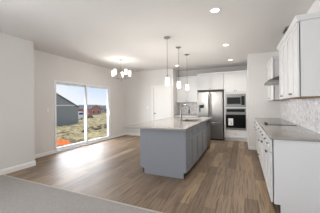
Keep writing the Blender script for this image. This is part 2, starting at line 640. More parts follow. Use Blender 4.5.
FY0 = -0.031                           # face of doors and drawers, proud of the carcass
def front(t, kind, x0, x1, z0, z1, m, handle='none', hx=0, hz=0, hm=None, stile=0.057):
    """shaker door or drawer front with its pull"""
    b = MB()
    g = 0.004
    x0, x1, z0, z1 = x0 + g, x1 - g, z0 + g, z1 - g
    rail = stile if (z1 - z0) > 0.25 else min(0.045, (z1 - z0) * 0.28)
    panel_door(b, x0, x1, z0, z1, FY0, 0.019, [(z0, z0 + rail), (z1 - rail, z1)], stile)
    d = b.build(kind, m, t)
    if handle != 'none':
        hb = MB()
        knob(hb, hx, hz, FY0)
        hb.build('knob', hm or M['chrome'], d, smooth=True)
    return d

def base_cabinet(name, label, loc, rz, w, m, layout, depth=0.60, h=0.884, group=None, toe=True, cat='cabinet', knobs=True):
    H_, V_ = ('h', 'v') if knobs else ('none', 'none')
    t = thing(name, label, cat, loc, rz, group)
    z0 = 0.105 if toe else 0.0
    MB().box(-w / 2 + 0.0005, w / 2 - 0.0005, 0, depth, z0, h - 0.001).build('carcass', m, t)
    if toe:
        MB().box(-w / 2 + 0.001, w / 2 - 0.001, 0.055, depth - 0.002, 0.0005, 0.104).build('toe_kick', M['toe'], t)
    if layout == 'drawer_doors2':
        zt = h - 0.17
        for s in (-1, 1):
            x0, x1 = (-w / 2, 0) if s < 0 else (0, w / 2)
            front(t, 'drawer', x0, x1, zt, h - 0.006, m, H_, (x0 + x1) / 2, (zt + h) / 2)
            front(t, 'door', x0, x1, z0 + 0.005, zt - 0.004, m, V_, s * 0.035, zt - 0.06)
    elif layout == 'false_doors2':
        zt = h - 0.17
        front(t, 'false_front', -w / 2, w / 2, zt, h - 0.006, m)
        for s in (-1, 1):
            x0, x1 = (-w / 2, 0) if s < 0 else (0, w / 2)
            front(t, 'door', x0, x1, z0 + 0.005, zt - 0.004, m, V_, s * 0.035, zt - 0.06)
    elif layout == 'drawer_door':
        zt = h - 0.17
        front(t, 'drawer', -w / 2, w / 2, zt, h - 0.006, m, H_, 0, (zt + h) / 2)
        front(t, 'door', -w / 2, w / 2, z0 + 0.005, zt - 0.004, m, V_, -w / 2 + 0.035, zt - 0.06)
    elif layout == 'drawers3':
        zs = [z0 + 0.005, 0.40, 0.70, h - 0.006]
        for a, c in zip(zs, zs[1:]):
            front(t, 'drawer', -w / 2, w / 2, a, c - 0.003, m, H_, 0, (a + c) / 2)
    return t

def crown(t, w, z, d, m, left=True, right=True):
    """stepped crown moulding along the front and the free ends of an upper cabinet"""
    b = MB()
    sec = [(0.0, 0.0), (-0.033, 0.0), (-0.036, 0.010), (-0.052, 0.036), (-0.056, 0.046), (-0.056, 0.054), (0.0, 0.054)]
    x0, x1 = -w / 2, w / 2
    rows = []
    for off, dz in sec:
        ex0 = x0 + (off if left else 0)
        ex1 = x1 - (off if right else 0)
        rows.append([(ex0, d, z + dz), (ex0, off, z + dz), (ex1, off, z + dz), (ex1, d, z + dz)])
    vs = [v for r in rows for v in r]
    fs = []
    n = len(rows)
    for i in range(n - 1):
        for j in range(3):
            fs.append((i * 4 + j, i * 4 + j + 1, (i + 1) * 4 + j + 1, (i + 1) * 4 + j))
    fs.append((0, 1, 2, 3))
    fs.append(((n - 1) * 4 + 3, (n - 1) * 4 + 2, (n - 1) * 4 + 1, (n - 1) * 4))
    b.poly(vs, fs)
    return b.build('crown_moulding', m, t)

def upper_cabinet(name, label, loc, rz, w, h, m, ndoors=2, depth=0.305, group=None, ends=(False, False), under=True, handles=True, crown_on=True):
    t = thing(name, label, 'cabinet', loc, rz, group)
    MB().box(-w / 2 + 0.0005, w / 2 - 0.0005, 0, depth, 0.012 if under else 0, h).build('carcass', m, t)
    if under:
        MB().box(-w / 2 + 0.018, w / 2 - 0.018, 0.004, depth - 0.002, 0.002, 0.0118).build('underside_panel', M['under'], t)
    dwid = w / ndoors
    for k in range(ndoors):
        x0 = -w / 2 + k * dwid
        hx = x0 + dwid - 0.03 if (k % 2 == 0 and ndoors > 1) else x0 + 0.03
        front(t, 'door', x0, x0 + dwid, 0.004, h - 0.004, m, 'v' if handles else 'none', hx, 0.055, M['steel'])
    if crown_on:
        crown(t, w, h, depth, m, *ends)
    return t

# ---- island
IX1, IX2, IY0 = -1.853, -0.936, 3.22
FX = IX2 - 0.020                       # carcass face of the island units
ep = thing('island_end_panel', 'blue-grey painted end panel closing the near end of the kitchen island', 'panel', ((IX1 + IX2) / 2, IY0, 0))
hwI = (IX2 - IX1) / 2
MB().prism([(-hwI + 0.085, 0.001), (hwI - 0.05, 0.001), (hwI - 0.05, 0.105), (hwI, 0.105), (hwI, 0.883), (-hwI, 0.883), (-hwI, 0.105), (-hwI + 0.085, 0.105)], 0.0, 0.03).build('panel_board', M['grey'], ep)
MB().box(-hwI + 0.083, hwI - 0.048, -0.008, -0.0005, 0.001, 0.018, 0.002).build('shoe_moulding', M['grey'], ep)
bp_ = tag(MB().box(IX1 + 0.0005, IX1 + 0.012, IY0 + 0.032, 5.86, 0.105, 0.883).build('island_back_panel', M['grey']), 'long blue-grey panel along the seating side of the island', 'panel')
yb = [3.252, 4.14, 5.20]
iu = base_cabinet('island_cabinet', 'blue-grey island cabinet with drawers over doors, next to the near end panel', (FX, (yb[0] + yb[1]) / 2, 0), 90, yb[1] - yb[0] - 0.002, M['grey'], 'drawer_doors2', depth=0.86, group='island base cabinets', knobs=False)
iu2 = base_cabinet('island_cabinet', 'blue-grey island sink cabinet between the drawer cabinet and the dishwasher', (FX, (yb[1] + yb[2]) / 2, 0), 90, yb[2] - yb[1] - 0.002, M['grey'], 'false_doors2', depth=0.86, group='island base cabinets', knobs=False)
for q in list(iu2.children):
    if q.name.startswith('carcass'):
        me = q.data
        # open top for the sink bowl
        bm_ = bmesh.new()
        bm_.from_mesh(me)
        top = max(bm_.faces, key=lambda f: f.calc_center_median().z)
        bmesh.ops.delete(bm_, geom=[top], context='FACES_ONLY')
        bm_.to_mesh(me)
        bm_.free()
dwm = thing('dishwasher', 'stainless steel dishwasher built into the far end of the island', 'dishwasher', (FX, 5.505, 0), 90)
MB().box(-0.30, 0.30, 0.0, 0.58, 0.105, 0.875).build('tub', M['darkpl'], dwm)
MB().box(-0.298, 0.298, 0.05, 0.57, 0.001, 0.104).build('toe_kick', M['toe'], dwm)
dd = MB().box(-0.297, 0.297, -0.022, -0.001, 0.11, 0.775, 0.004).build('door', M['dsteel'], dwm)
MB().box(-0.297, 0.297, -0.020, -0.001, 0.780, 0.874, 0.003).build('control_panel', M['darkpl'], dwm)
hb = MB()
hb.tube([(-0.26, -0.055, 0.73), (0.26, -0.055, 0.73)], 0.010, 10)
for s in (-1, 1):
    hb.tube([(s * 0.23, -0.02, 0.73), (s * 0.23, -0.055, 0.73)], 0.008, 8)
hb.build('door_handle', M['steel'], dd, smooth=True)
tag(MB().box(IX1 + 0.014, IX2, 5.815, 5.845, 0.001, 0.883).build('island_end_panel', M['grey']), 'blue-grey panel closing the far end of the island beside the dishwasher', 'panel')

# island worktop with a cut-out for the sink
SX0, SX1, SY0, SY1 = -1.40, -1.00, 4.32, 5.02
WX0, WX1, WY0, WY1 = -2.09, -0.885, 2.98, 5.98
b = MB()
def slab_with_hole(b, X, Y, hx, hy, z0, z1):
    xs = [X[0], hx[0], hx[1], X[1]]
    ys = [Y[0], hy[0], hy[1], Y[1]]
    vs = {}
    for k, z in enumerate((z0, z1)):
        for i, x in enumerate(xs):
            for j, y in enumerate(ys):
                vs[(i, j, k)] = b.bm.verts.new((x, y, z))
    for i in range(3):
        for j in range(3):
            if i == 1 and j == 1:
                continue
            b.bm.faces.new([vs[(i, j, 1)], vs[(i + 1, j, 1)], vs[(i + 1, j + 1, 1)], vs[(i, j + 1, 1)]])
            b.bm.faces.new([vs[(i, j, 0)], vs[(i, j + 1, 0)], vs[(i + 1, j + 1, 0)], vs[(i + 1, j, 0)]])
    for i in range(3):
        b.bm.faces.new([vs[(i, 0, 0)], vs[(i + 1, 0, 0)], vs[(i + 1, 0, 1)], vs[(i, 0, 1)]])
        b.bm.faces.new([vs[(i + 1, 3, 0)], vs[(i, 3, 0)], vs[(i, 3, 1)], vs[(i + 1, 3, 1)]])
        b.bm.faces.new([vs[(0, i + 1, 0)], vs[(0, i, 0)], vs[(0, i, 1)], vs[(0, i + 1, 1)]])
        b.bm.faces.new([vs[(3, i, 0)], vs[(3, i + 1, 0)], vs[(3, i + 1, 1)], vs[(3, i, 1)]])
    b.bm.faces.new([vs[(1, 1, 0)], vs[(2, 1, 0)], vs[(2, 1, 1)], vs[(1, 1, 1)]])
    b.bm.faces.new([vs[(2, 2, 0)], vs[(1, 2, 0)], vs[(1, 2, 1)], vs[(2, 2, 1)]])
    b.bm.faces.new([vs[(1, 1, 0)], vs[(1, 1, 1)], vs[(1, 2, 1)], vs[(1, 2, 0)]])
    b.bm.faces.new([vs[(2, 2, 0)], vs[(2, 2, 1)], vs[(2, 1, 1)], vs[(2, 1, 0)]])
slab_with_hole(b, (WX0, WX1), (WY0, WY1), (SX0, SX1), (SY0, SY1), 0.885, 0.915)
wt = b.build('island_worktop', M['quartz'])
bv = wt.modifiers.new('bevel', 'BEVEL')
bv.width = 0.004
bv.segments = 2
bv.limit_method = 'ANGLE'
tag(wt, 'long light grey quartz worktop of the island with an overhang for seating', 'worktop')
# sink bowl
sk = thing('sink', 'stainless undermount sink set into the island worktop', 'sink', ((SX0 + SX1) / 2, (SY0 + SY1) / 2, 0.884))
a_, c_ = (SX1 - SX0) / 2, (SY1 - SY0) / 2
b = MB()
o_, i_ = 0.012, 0.004
ring = lambda ex, z, r: [b.bm.verts.new((sx_ * (a_ + ex) , sy_ * (c_ + ex), z)) for sx_, sy_ in ((-1, -1), (1, -1), (1, 1), (-1, 1))]
r0, r1, r2, r3, r4 = ring(o_, 0, 0), ring(i_, 0, 0), ring(-0.01, -0.20, 0), ring(-0.004, -0.212, 0), ring(o_, -0.0125, 0)
for A, B in ((r0, r1), (r1, r2), (r4, r3), (r0, r4)):
    for i in range(4):
        b.bm.faces.new((A[i], A[(i + 1) % 4], B[(i + 1) % 4], B[i]))
b.bm.faces.new(r2)
b.bm.faces.new(r3)
b.build('basin', M['dsteel'], sk)
MB().lathe([(0.045, -0.1995), (0.045, -0.196), (0.036, -0.194), (0.020, -0.198)], (0, 0, 0), 20).build('drain', M['steel'], sk, smooth=True)
# faucet
fc = thing('faucet', 'tall gooseneck kitchen faucet with pull-down head beside the island sink', 'faucet', (-1.455, 4.62, 0.915))
MB().lathe([(0.028, 0.0), (0.028, 0.006), (0.022, 0.012), (0.019, 0.05), (0.017, 0.12), (0.015, 0.14)], (0, 0, 0), 20).build('base', M['chrome'], fc, smooth=True)
pts = [(0, 0, 0.13), (0, 0, 0.27)]
for k in range(0, 13):
    a = math.pi - k * math.pi / 12
    pts.append((0.10 + 0.10 * math.cos(a), 0, 0.29 + 0.10 * math.sin(a)))
pts.append((0.202, 0, 0.27))
MB().tube(pts, 0.0125, 12).build('spout', M['chrome'], fc, smooth=True)
MB().lathe([(0.013, 0.275), (0.018, 0.262), (0.020, 0.20), (0.021, 0.175), (0.017, 0.170)], (0.202, 0, 0), 16).build('spray_head', M['darkpl'], fc, smooth=True)
b = MB()
b.tube([(0.0, -0.015, 0.075), (0.0, -0.055, 0.080)], 0.011, 10)
b.tube([(0.0, -0.050, 0.080), (0.03, -0.062, 0.115), (0.05, -0.066, 0.145)], [0.008, 0.006, 0.005], 10)
b.build('lever', M['chrome'], fc, smooth=True)

# ---- right run: base cabinets, worktop, cooktop
RF = 0.325                            # carcass face, right run (doors project 2 cm)
YN = 2.645
ys = [YN + 0.02, 3.375, 4.085, 4.845, 5.43, YS - 0.016]
lab = ['white base cabinet at the near end of the range wall, behind the end panel',
       'white base cabinet between the end cabinet and the cooktop drawers',
       'white three drawer base cabinet under the cooktop',
       'white base cabinet just beyond the cooktop drawers',
       'white base cabinet in the far corner by the wall stub']
lay = ['drawer_doors2', 'drawer_doors2', 'drawers3', 'drawer_door', 'drawer_door']
for y0, y1, lb, ly in zip(ys, ys[1:], lab, lay):
    base_cabinet('base_cabinet', lb, (RF, (y0 + y1) / 2, 0), -90, y1 - y0 - 0.002, M['cab'], ly, depth=XR - RF - 0.002, group='range wall base cabinets')
epr = MB()
w_ = XR - 0.002 - 0.308
epr.prism([(RF, 0.105), (RF + 0.065, 0.105), (RF + 0.065, 0.001), (XR - 0.002, 0.001), (XR - 0.002, 0.884), (RF, 0.884)], YN, YN + 0.018)
tag(epr.build('cabinet_end_panel', M['cab']), 'plain white end panel facing the camera at the near end of the range wall cabinets', 'panel')
wr = MB().box(0.284, XR - 0.012, YN - 0.03, YS - 0.002, 0.885, 0.915, 0.004).build('range_worktop', M['quartz'])
tag(wr, 'light grey quartz worktop along the right wall under the hood', 'worktop')
struct('trim_2', MB().box(XR - 0.011, XR - 0.0005, YN - 0.03, YS - 0.001, 0.886, 1.398), M['mosaic']).name = 'trim_2'
ck = thing('cooktop', 'black glass electric cooktop set in the right worktop under the hood', 'cooktop', (0.60, 4.465, 0.9153))
MB().box(-0.255, 0.255, -0.38, 0.38, 0.0, 0.008, 0.003).build('glass_top', M['hob'], ck)
for px, py, rr in ((-0.02, -0.20, 0.10), (0.16, -0.20, 0.075), (-0.02, 0.16, 0.075), (0.16, 0.16, 0.10)):
    MB().lathe([(rr, 0.0081), (rr, 0.0087), (rr - 0.004, 0.0087), (rr - 0.004, 0.0081)], (px, py, 0), 32, cap=False).build('burner_ring', M['dsteel'], ck)
for k in range(4):
    MB().lathe([(0.019, 0.0081), (0.019, 0.020), (0.015, 0.028)], (-0.205, -0.33 + 0.07 * k, 0), 16).build('knob', M['darkpl'], ck, smooth=True)

# ---- right run: uppers and hood
UF, UZ, UT = 0.628, 1.385, 2.30
ydr = [2.76, 3.41, 4.06]
for k, lb in enumerate(('white upper cabinet nearest the camera on the right wall', 'white upper cabinet on the right wall between the nearest one and the hood')):
    upper_cabinet('upper_cabinet', lb, (UF, (ydr[k] + ydr[k + 1]) / 2, UZ), -90, ydr[k + 1] - ydr[k] - 0.002, UT - UZ, M['cab'], 2, depth=XR - UF - 0.002, group='range wall upper cabinets', ends=(k == 1, k == 0))
upper_cabinet('upper_cabinet', 'white upper cabinet on the right wall beyond the hood, against the wall stub', (UF, (4.87 + YS - 0.01) / 2, UZ), -90, YS - 0.012 - 4.87, UT - UZ, M['cab'], 2, depth=XR - UF - 0.002, group='range wall upper cabinets', ends=(False, True))
hood = thing('range_hood', 'stainless chimney range hood on the right wall above the cooktop', 'hood', (XR, 4.465, 1.72))
b = MB()
hx, hy = 0.50, 0.378
x0, x1 = -hx, -0.012
cx = -0.165
cyh = 0.13
lo, lip, top = 0.0, 0.035, 0.19
vs = [(x0, -hy, lo), (x1, -hy, lo), (x1, hy, lo), (x0, hy, lo), (x0, -hy, lip), (x1, -hy, lip), (x1, hy, lip), (x0, hy, lip), (cx, -cyh, top), (x1, -cyh, top), (x1, cyh, top), (cx, cyh, top)]
b.poly(vs, [(0, 3, 2, 1), (0, 1, 5, 4), (1, 2, 6, 5), (2, 3, 7, 6), (3, 0, 4, 7), (4, 5, 9, 8), (5, 6, 10, 9), (6, 7, 11, 10), (7, 4, 8, 11), (8, 9, 10, 11)])
b.build('canopy', M['dsteel'], hood)  # darker steel paints in the dark reflection on the canopy
MB().box(x0 - 0.004, x1, -hy - 0.004, hy + 0.004, -0.004, 0.034, 0.002).build('lip', M['steel'], hood)
MB().box(cx + 0.005, x1, -cyh + 0.005, cyh - 0.005, top + 0.001, H - 1.72 - 0.001).build('chimney', M['steel'], hood)
b = MB()
for k in range(2):
    b.box(x0 + 0.02, x1 - 0.02, -0.34 + 0.35 * k, -0.01 + 0.35 * k, -0.012, -0.0045, 0.002)
b.build('filter', M['lit_alu'], hood)
for k in range(3):
    MB().lathe([(0.008, -0.001), (0.008, -0.007)], (x0 - 0.0045, -0.05 + 0.05 * k, 0.010), 12, 'X').build('control_button', M['darkpl'], hood)

# ---- kitchen niche: fridge wall
FY = 7.17                              # carcass face of the tall unit
# left base and upper cabinets with worktop and splashback
bx0, bx1 = XN + 0.004, -1.62
nw = (bx1 - bx0) / 2
base_cabinet('base_cabinet', 'white base cabinet in the corner left of the fridge, against the niche wall', (bx0 + nw / 2, FY, 0), 0, nw - 0.002, M['cab'], 'drawer_door', depth=YK - FY - 0.002, group='base cabinets left of the fridge')
base_cabinet('base_cabinet', 'white base cabinet directly left of the fridge side panel', (bx0 + nw * 1.5, FY, 0), 0, nw - 0.002, M['cab'], 'drawer_door', depth=YK - FY - 0.002, group='base cabinets left of the fridge')
tag(MB().box(bx0, bx1 - 0.001, FY - 0.035, YK - 0.012, 0.885, 0.915, 0.004).build('niche_worktop', M['quartz']), 'short light grey quartz worktop left of the fridge', 'worktop')
struct('trim_3', MB().box(bx0, bx1 - 0.001, YK - 0.011, YK - 0.0005, 0.916, 1.384), M['mosaic2'])
upper_cabinet('upper_cabinet', 'white two door upper cabinet left of the fridge above the small worktop', ((bx0 + bx1) / 2, YK - 0.33, 1.385), 0, bx1 - bx0 - 0.002, 1.0, M['cab'], 2, depth=0.325, ends=(False, False))
tag(MB().box(-1.618, -1.602, FY - 0.02, YK - 0.002, 0.001, 2.41).build('fridge_side_panel', M['cab']), 'tall white panel on the left side of the fridge', 'panel')
# fridge
FXC = -1.135
fr = thing('refrigerator', 'stainless steel french door refrigerator in the kitchen niche', 'refrigerator', (FXC, 7.06, 0))
fw = 0.452
MB().box(-fw, fw, 0.075, 0.70, 0.03, 1.765, 0.004).build('body', M['dsteel'], fr)
MB().box(-fw + 0.01, fw - 0.01, 0.06, 0.68, 0.001, 0.05).build('kick_plate', M['darkpl'], fr)
MB().box(-fw, fw, 0.012, 0.72, 1.767, 1.80, 0.004).build('top_cover', M['darkpl'], fr)
ld = MB().box(-fw, -0.003, 0.0, 0.072, 0.665, 1.762, 0.012).build('door', M['steel'], fr)
rd = MB().box(0.003, fw, 0.0, 0.072, 0.665, 1.762, 0.012).build('door', M['steel'], fr)
fz = MB().box(-fw, fw, 0.0, 0.072, 0.075, 0.655, 0.012).build('freezer_drawer', M['steel'], fr)
for d_, hx_ in ((ld, -0.045), (rd, 0.045)):
    b = MB()
    b.tube([(hx_, 0.0, 0.80), (hx_, -0.045, 0.83), (hx_, -0.055, 0.90), (hx_, -0.055, 1.58), (hx_, -0.045, 1.65), (hx_, 0.0, 1.68)], 0.013, 10)
    b.build('door_handle', M['dsteel'], d_, smooth=True)
b = MB()
b.tube([(-0.36, 0.0, 0.585), (-0.34, -0.045, 0.585), (-0.28, -0.055, 0.585), (0.28, -0.055, 0.585), (0.34, -0.045, 0.585), (0.36, 0.0, 0.585)], 0.013, 10)
b.build('drawer_handle', M['dsteel'], fz, smooth=True)
b = MB()
b.box(-0.40, -0.20, -0.006, 0.001, 0.98, 1.30, 0.003)
dp = b.build('water_dispenser', M['steel'], ld)
MB().box(-0.385, -0.215, -0.009, -0.0062, 1.17, 1.285).build('control_screen', M['black'], dp)
MB().box(-0.385, -0.34, -0.012, -0.0062, 1.03, 1.168, 0.002).build('recess', M['black'], dp)
# cabinet over the fridge
upper_cabinet('fridge_top_cabinet', 'white two door cabinet over the refrigerator', ((-1.60 - 0.655) / 2, FY, 1.84), 0, 0.943, 2.41 - 1.84, M['cab'], 2, depth=YK - FY - 0.002, under=False, ends=(False, False))
# tall oven tower
TX0, TX1 = -0.652, XT - 0.002
tw = (TX1 - TX0)
tc_ = (TX0 + TX1) / 2
tt = thing('oven_tower_cabinet', 'tall white cabinet housing the microwave and the wall oven', 'cabinet', (tc_, FY, 0))
b = MB()
b.box(-tw / 2, -tw / 2 + 0.018, 0, 0.615, 0.105, 2.41)
b.box(tw / 2 - 0.018, tw / 2, 0, 0.615, 0.105, 2.41)
b.box(-tw / 2 + 0.018, tw / 2 - 0.018, 0, 0.615, 1.70, 2.41)
b.box(-tw / 2 + 0.018, tw / 2 - 0.018, 0, 0.615, 0.105, 0.40)
b.box(-tw / 2 + 0.018, tw / 2 - 0.018, 0, 0.615, 1.158, 1.19)
b.box(-tw / 2 + 0.018, tw / 2 - 0.018, 0.597, 0.615, 0.40, 1.70)
b.build('carcass', M['cab'], tt)
b = MB()
b.box(-tw / 2, -tw / 2 + 0.05, -0.018, -0.0005, 0.11, 1.715)
b.box(tw / 2 - 0.05, tw / 2, -0.018, -0.0005, 0.11, 1.715)
b.box(-tw / 2 + 0.05, tw / 2 - 0.05, -0.018, -0.0005, 1.662, 1.715)
b.build('face_frame', M['cab'], tt)
MB().box(-tw / 2 + 0.001, tw / 2 - 0.001, 0.06, 0.61, 0.0005, 0.104).build('toe_kick', M['cab'], tt)
front(tt, 'drawer', -tw / 2 + 0.052, tw / 2 - 0.052, 0.115, 0.375, M['cab'], 'h', 0, 0.26)
for s in (-1, 1):
    x0, x1 = (-tw / 2, 0) if s < 0 else (0, tw / 2)
    front(tt, 'door', x0, x1, 1.722, 2.406, M['cab'], 'v', s * 0.032, 1.775)
crown(tt, tw, 2.41, 0.615, M['cab'], False, False)
# microwave
mw = thing('microwave', 'built-in stainless microwave in the upper opening of the oven tower', 'microwave', (tc_, FY, 1.192))
aw = tw / 2 - 0.052
MB().box(-aw + 0.01, aw - 0.01, 0.001, 0.45, 0.006, 0.455).build('body', M['darkpl'], mw)
b = MB()
b.box(-aw, aw, -0.022, 0.0, 0.392, 0.468, 0.002)
b.box(-aw, aw, -0.022, 0.0, 0.003, 0.075, 0.002)
b.box(-aw, -aw + 0.035, -0.022, 0.0, 0.075, 0.392)
b.box(aw - 0.035, aw, -0.022, 0.0, 0.075, 0.392)
b.build('trim_kit', M['steel'], mw)
dr = MB().box(-aw + 0.037, aw - 0.15, -0.030, -0.002, 0.078, 0.389, 0.003).build('door', M['steel'], mw)
MB().box(-aw + 0.05, aw - 0.165, -0.0325, -0.0302, 0.115, 0.352).build('window', M['black'], dr)
MB().box(aw - 0.148, aw - 0.037, -0.028, -0.002, 0.078, 0.389, 0.003).build('control_panel', M['black'], mw)
b = MB()
b.tube([(-aw + 0.09, -0.03, 0.096), (-aw + 0.09, -0.055, 0.096)], 0.006, 8)
b.tube([(aw - 0.2, -0.03, 0.096), (aw - 0.2, -0.055, 0.096)], 0.006, 8)
b.tube([(-aw + 0.06, -0.055, 0.096), (aw - 0.17, -0.055, 0.096)], 0.008, 10)
b.build('door_handle', M['steel'], dr, smooth=True)
# wall oven
ov = thing('wall_oven', 'built-in stainless wall oven with black glass door below the microwave', 'oven', (tc_, FY, 0.402))
MB().box(-aw + 0.01, aw - 0.01, 0.001, 0.56, 0.006, 0.745).build('body', M['darkpl'], ov)
b = MB()
b.box(-aw, aw, -0.024, 0.0, 0.600, 0.752, 0.003)
cp = b.build('control_panel', M['steel'], ov)
MB().box(-aw + 0.035, aw - 0.035, -0.0265, -0.0242, 0.628, 0.728).build('display', M['black'], cp)
b = MB()
b.box(-aw, aw, -0.036, -0.002, 0.004, 0.593, 0.004)
od = b.build('door', M['steel'], ov)
MB().box(-aw + 0.012, aw - 0.012, -0.039, -0.0362, 0.070, 0.535).build('window', M['black'], od)
b = MB()
b.tube([(-aw + 0.03, -0.085, 0.565), (aw - 0.03, -0.085, 0.565)], 0.012, 10)
for s in (-1, 1):
    b.tube([(s * (aw - 0.07), -0.036, 0.565), (s * (aw - 0.07), -0.085, 0.565)], 0.009, 8)
b.build('door_handle', M['steel'], od, smooth=True)
lf = MB().box(-aw + 0.09, -aw + 0.25, -0.0405, -0.0392, 0.155, 0.40).build('leaflet', M['paper'], od)
b = MB()
b.box(-aw + 0.11, -aw + 0.20, -0.0412, -0.0406, 0.30, 0.31)
b.box(-aw + 0.11, -aw + 0.22, -0.0412, -0.0406, 0.275, 0.283)
b.box(-aw + 0.17, -aw + 0.21, -0.0412, -0.0406, 0.19, 0.25)
b.build('printed_mark', M['print'], od)

# ------------------------------------------------------------------ pendants
def pendant(label, loc):
    t = thing('pendant_light', label, 'pendant light', loc, 0, 'pendants over the island')
    MB().lathe([(0.066, 0.0), (0.066, -0.010), (0.060, -0.022), (0.016, -0.028), (0.010, -0.040)], (0, 0, -0.0005), 24).build('canopy', M['nickel'], t, smooth=True)
    MB().tube([(0, 0, -0.03), (0, 0, -0.82)], 0.005, 8).build('rod', M['nickel'], t, smooth=True)
    MB().lathe([(0.008, -0.79), (0.014, -0.81), (0.015, -0.845), (0.040, -0.850), (0.040, -0.856)], (0, 0, 0), 20).build('socket', M['nickel'], t, smooth=True)
    MB().lathe([(0.040, -0.856), (0.046, -0.864), (0.046, -1.010), (0.042, -1.010), (0.042, -0.866)], (0, 0, 0), 28, cap=False).build('shade', M['shade'], t, smooth=True)
    MB().lathe([(0.004, -0.85), (0.024, -0.90), (0.026, -0.93), (0.016, -0.955), (0.004, -0.962)], (0, 0, 0), 16).build('bulb', M['shade'], t, smooth=True)
    return t
p0 = pendant('pendant light over the near end of the island, nearest of the three', (-1.475, 3.743, H))
p1 = dup(p0, (-1.475, 4.509, H), 'pendant light over the middle of the island, between the other two')
p2 = dup(p0, (-1.475, 5.275, H), 'pendant light over the far end of the island, nearest the kitchen niche')
for k, yy in enumerate((3.743, 4.509, 5.275)):
    light('pendant_bulb', 'POINT', (-1.475, yy, H - 1.12), 20.0, (1.0, 0.95, 0.88), shadow_soft_size=0.05)

# ------------------------------------------------------------------ chandelier
CX, CYc = -3.497, 4.938
ch = thing('chandelier', 'five arm brushed nickel chandelier with white glass shades in the dining area', 'chandelier', (CX, CYc, H))
MB().lathe([(0.065, 0.0), (0.065, -0.010), (0.055, -0.022), (0.014, -0.030), (0.009, -0.04)], (0, 0, -0.0005), 24).build('canopy', M['nickel'], ch, smooth=True)
MB().tube([(0, 0, -0.03), (0, 0, -0.50)], 0.0075, 8).build('stem', M['nickel'], ch, smooth=True)
MB().lathe([(0.008, -0.44), (0.020, -0.46), (0.016, -0.50), (0.030, -0.54), (0.032, -0.56), (0.016, -0.60), (0.014, -0.62), (0.022, -0.635), (0.018, -0.655), (0.004, -0.665)], (0, 0, 0), 20).build('hub', M['nickel'], ch, smooth=True)
RC = 0.275
f2, r2 = Vector((fwd.x, fwd.y, 0)), Vector((rt0.x, rt0.y, 0))
for k in range(5):
    a = R(-78 + 72 * k)
    d = r2 * math.sin(a) + f2 * math.cos(a)
    b = MB()
    prof = [(0.02, -0.55), (0.10, -0.595), (0.18, -0.60), (0.245, -0.575), (RC, -0.545), (RC, -0.52)]
    b.tube([d * s + Vector((0, 0, z)) for s, z in prof], 0.0075, 8)
    arm = b.build('arm', M['nickel'], ch, smooth=True)
    c = d * RC
    MB().lathe([(0.010, -0.535), (0.034, -0.522), (0.036, -0.512)], (c.x, c.y, 0), 16).build('socket_cup', M['nickel'], arm, smooth=True)
    MB().lathe([(0.034, -0.516), (0.040, -0.505), (0.042, -0.345), (0.038, -0.345), (0.040, -0.50)], (c.x, c.y, 0), 24, cap=False).build('shade', M['shade'], arm, smooth=True)
light('chandelier_bulbs', 'POINT', (CX, CYc, H - 0.28), 7, (1.0, 0.94, 0.86), shadow_soft_size=0.12)

# ------------------------------------------------------------------ recessed downlights
def downlight(label, x, y):
    t = thing('recessed_light', label, 'ceiling light', (x, y, H), 0, 'recessed ceiling lights')
    MB().lathe([(0.058, -0.001), (0.060, -0.006), (0.080, -0.006), (0.086, -0.001)], (0, 0, 0), 28, cap=False).build('trim_ring', M['trim'], t, smooth=True)
    MB().lathe([(0.001, -0.0045), (0.058, -0.0045), (0.058, -0.0015), (0.001, -0.0015)], (0, 0, 0), 28, cap=False).build('lens', M['lamp'], t)
    return t
d0 = downlight('recessed ceiling light nearest the camera, above the aisle', -0.384, 2.976)
spots = [(-0.384, 2.976), (-0.384, 4.826), (-0.384, 6.552), (-2.228, 6.62)]
labs = ['', 'recessed ceiling light above the aisle, middle of the row of three', 'recessed ceiling light above the aisle nearest the oven tower', 'recessed ceiling light left of the pendants near the niche corner']
for (x, y), lb in zip(spots[1:], labs[1:]):
    dup(d0, (x, y, H), lb)
for x, y in spots:
    light('downlight_beam', 'SPOT', (x, y, H - 0.012), 42, (1.0, 0.95, 0.89), target=(x, y, 0), spot_size=R(130), spot_blend=0.9, shadow_soft_size=0.055)

# ceiling register and switches
vt = thing('ceiling_vent', 'grey air register in the ceiling above the right upper cabinets', 'vent', (0.80, 4.35, H))
b = MB()
b.box(-0.07, -0.052, -0.17, 0.17, -0.008, -0.0005)
b.box(0.052, 0.07, -0.17, 0.17, -0.008, -0.0005)
b.box(-0.052, 0.052, -0.17, -0.152, -0.008, -0.0005)
b.box(-0.052, 0.052, 0.152, 0.17, -0.008, -0.0005)
b.build('vent_frame', M['vent'], vt)
b = MB()
for k in range(6):
    x = -0.045 + 0.018 * k
    b.poly([(x - 0.006, -0.152, -0.007), (x - 0.006, 0.152, -0.007), (x + 0.006, 0.152, -0.001), (x + 0.006, -0.152, -0.001)], [(0, 1, 2, 3)])
b.build('louvres', M['vent'], vt)

def switch(label, loc, rz):
    t = thing('light_switch', label, 'switch', loc, rz)
    MB().box(-0.036, 0.036, -0.006, 0.0, -0.058, 0.058, 0.002).build('plate', M['trim'], t)
    MB().box(-0.016, 0.016, -0.010, -0.0062, -0.033, 0.033, 0.002).build('rocker', M['trim'], t)
    return t
switch('white light switch on the wall left of the sliding door', (XP + 0.0005, 3.43, 1.20), 90)
switch('white light switch on the dining wall left of the interior door', (-3.68, YB - 0.0005, 1.20), 0)

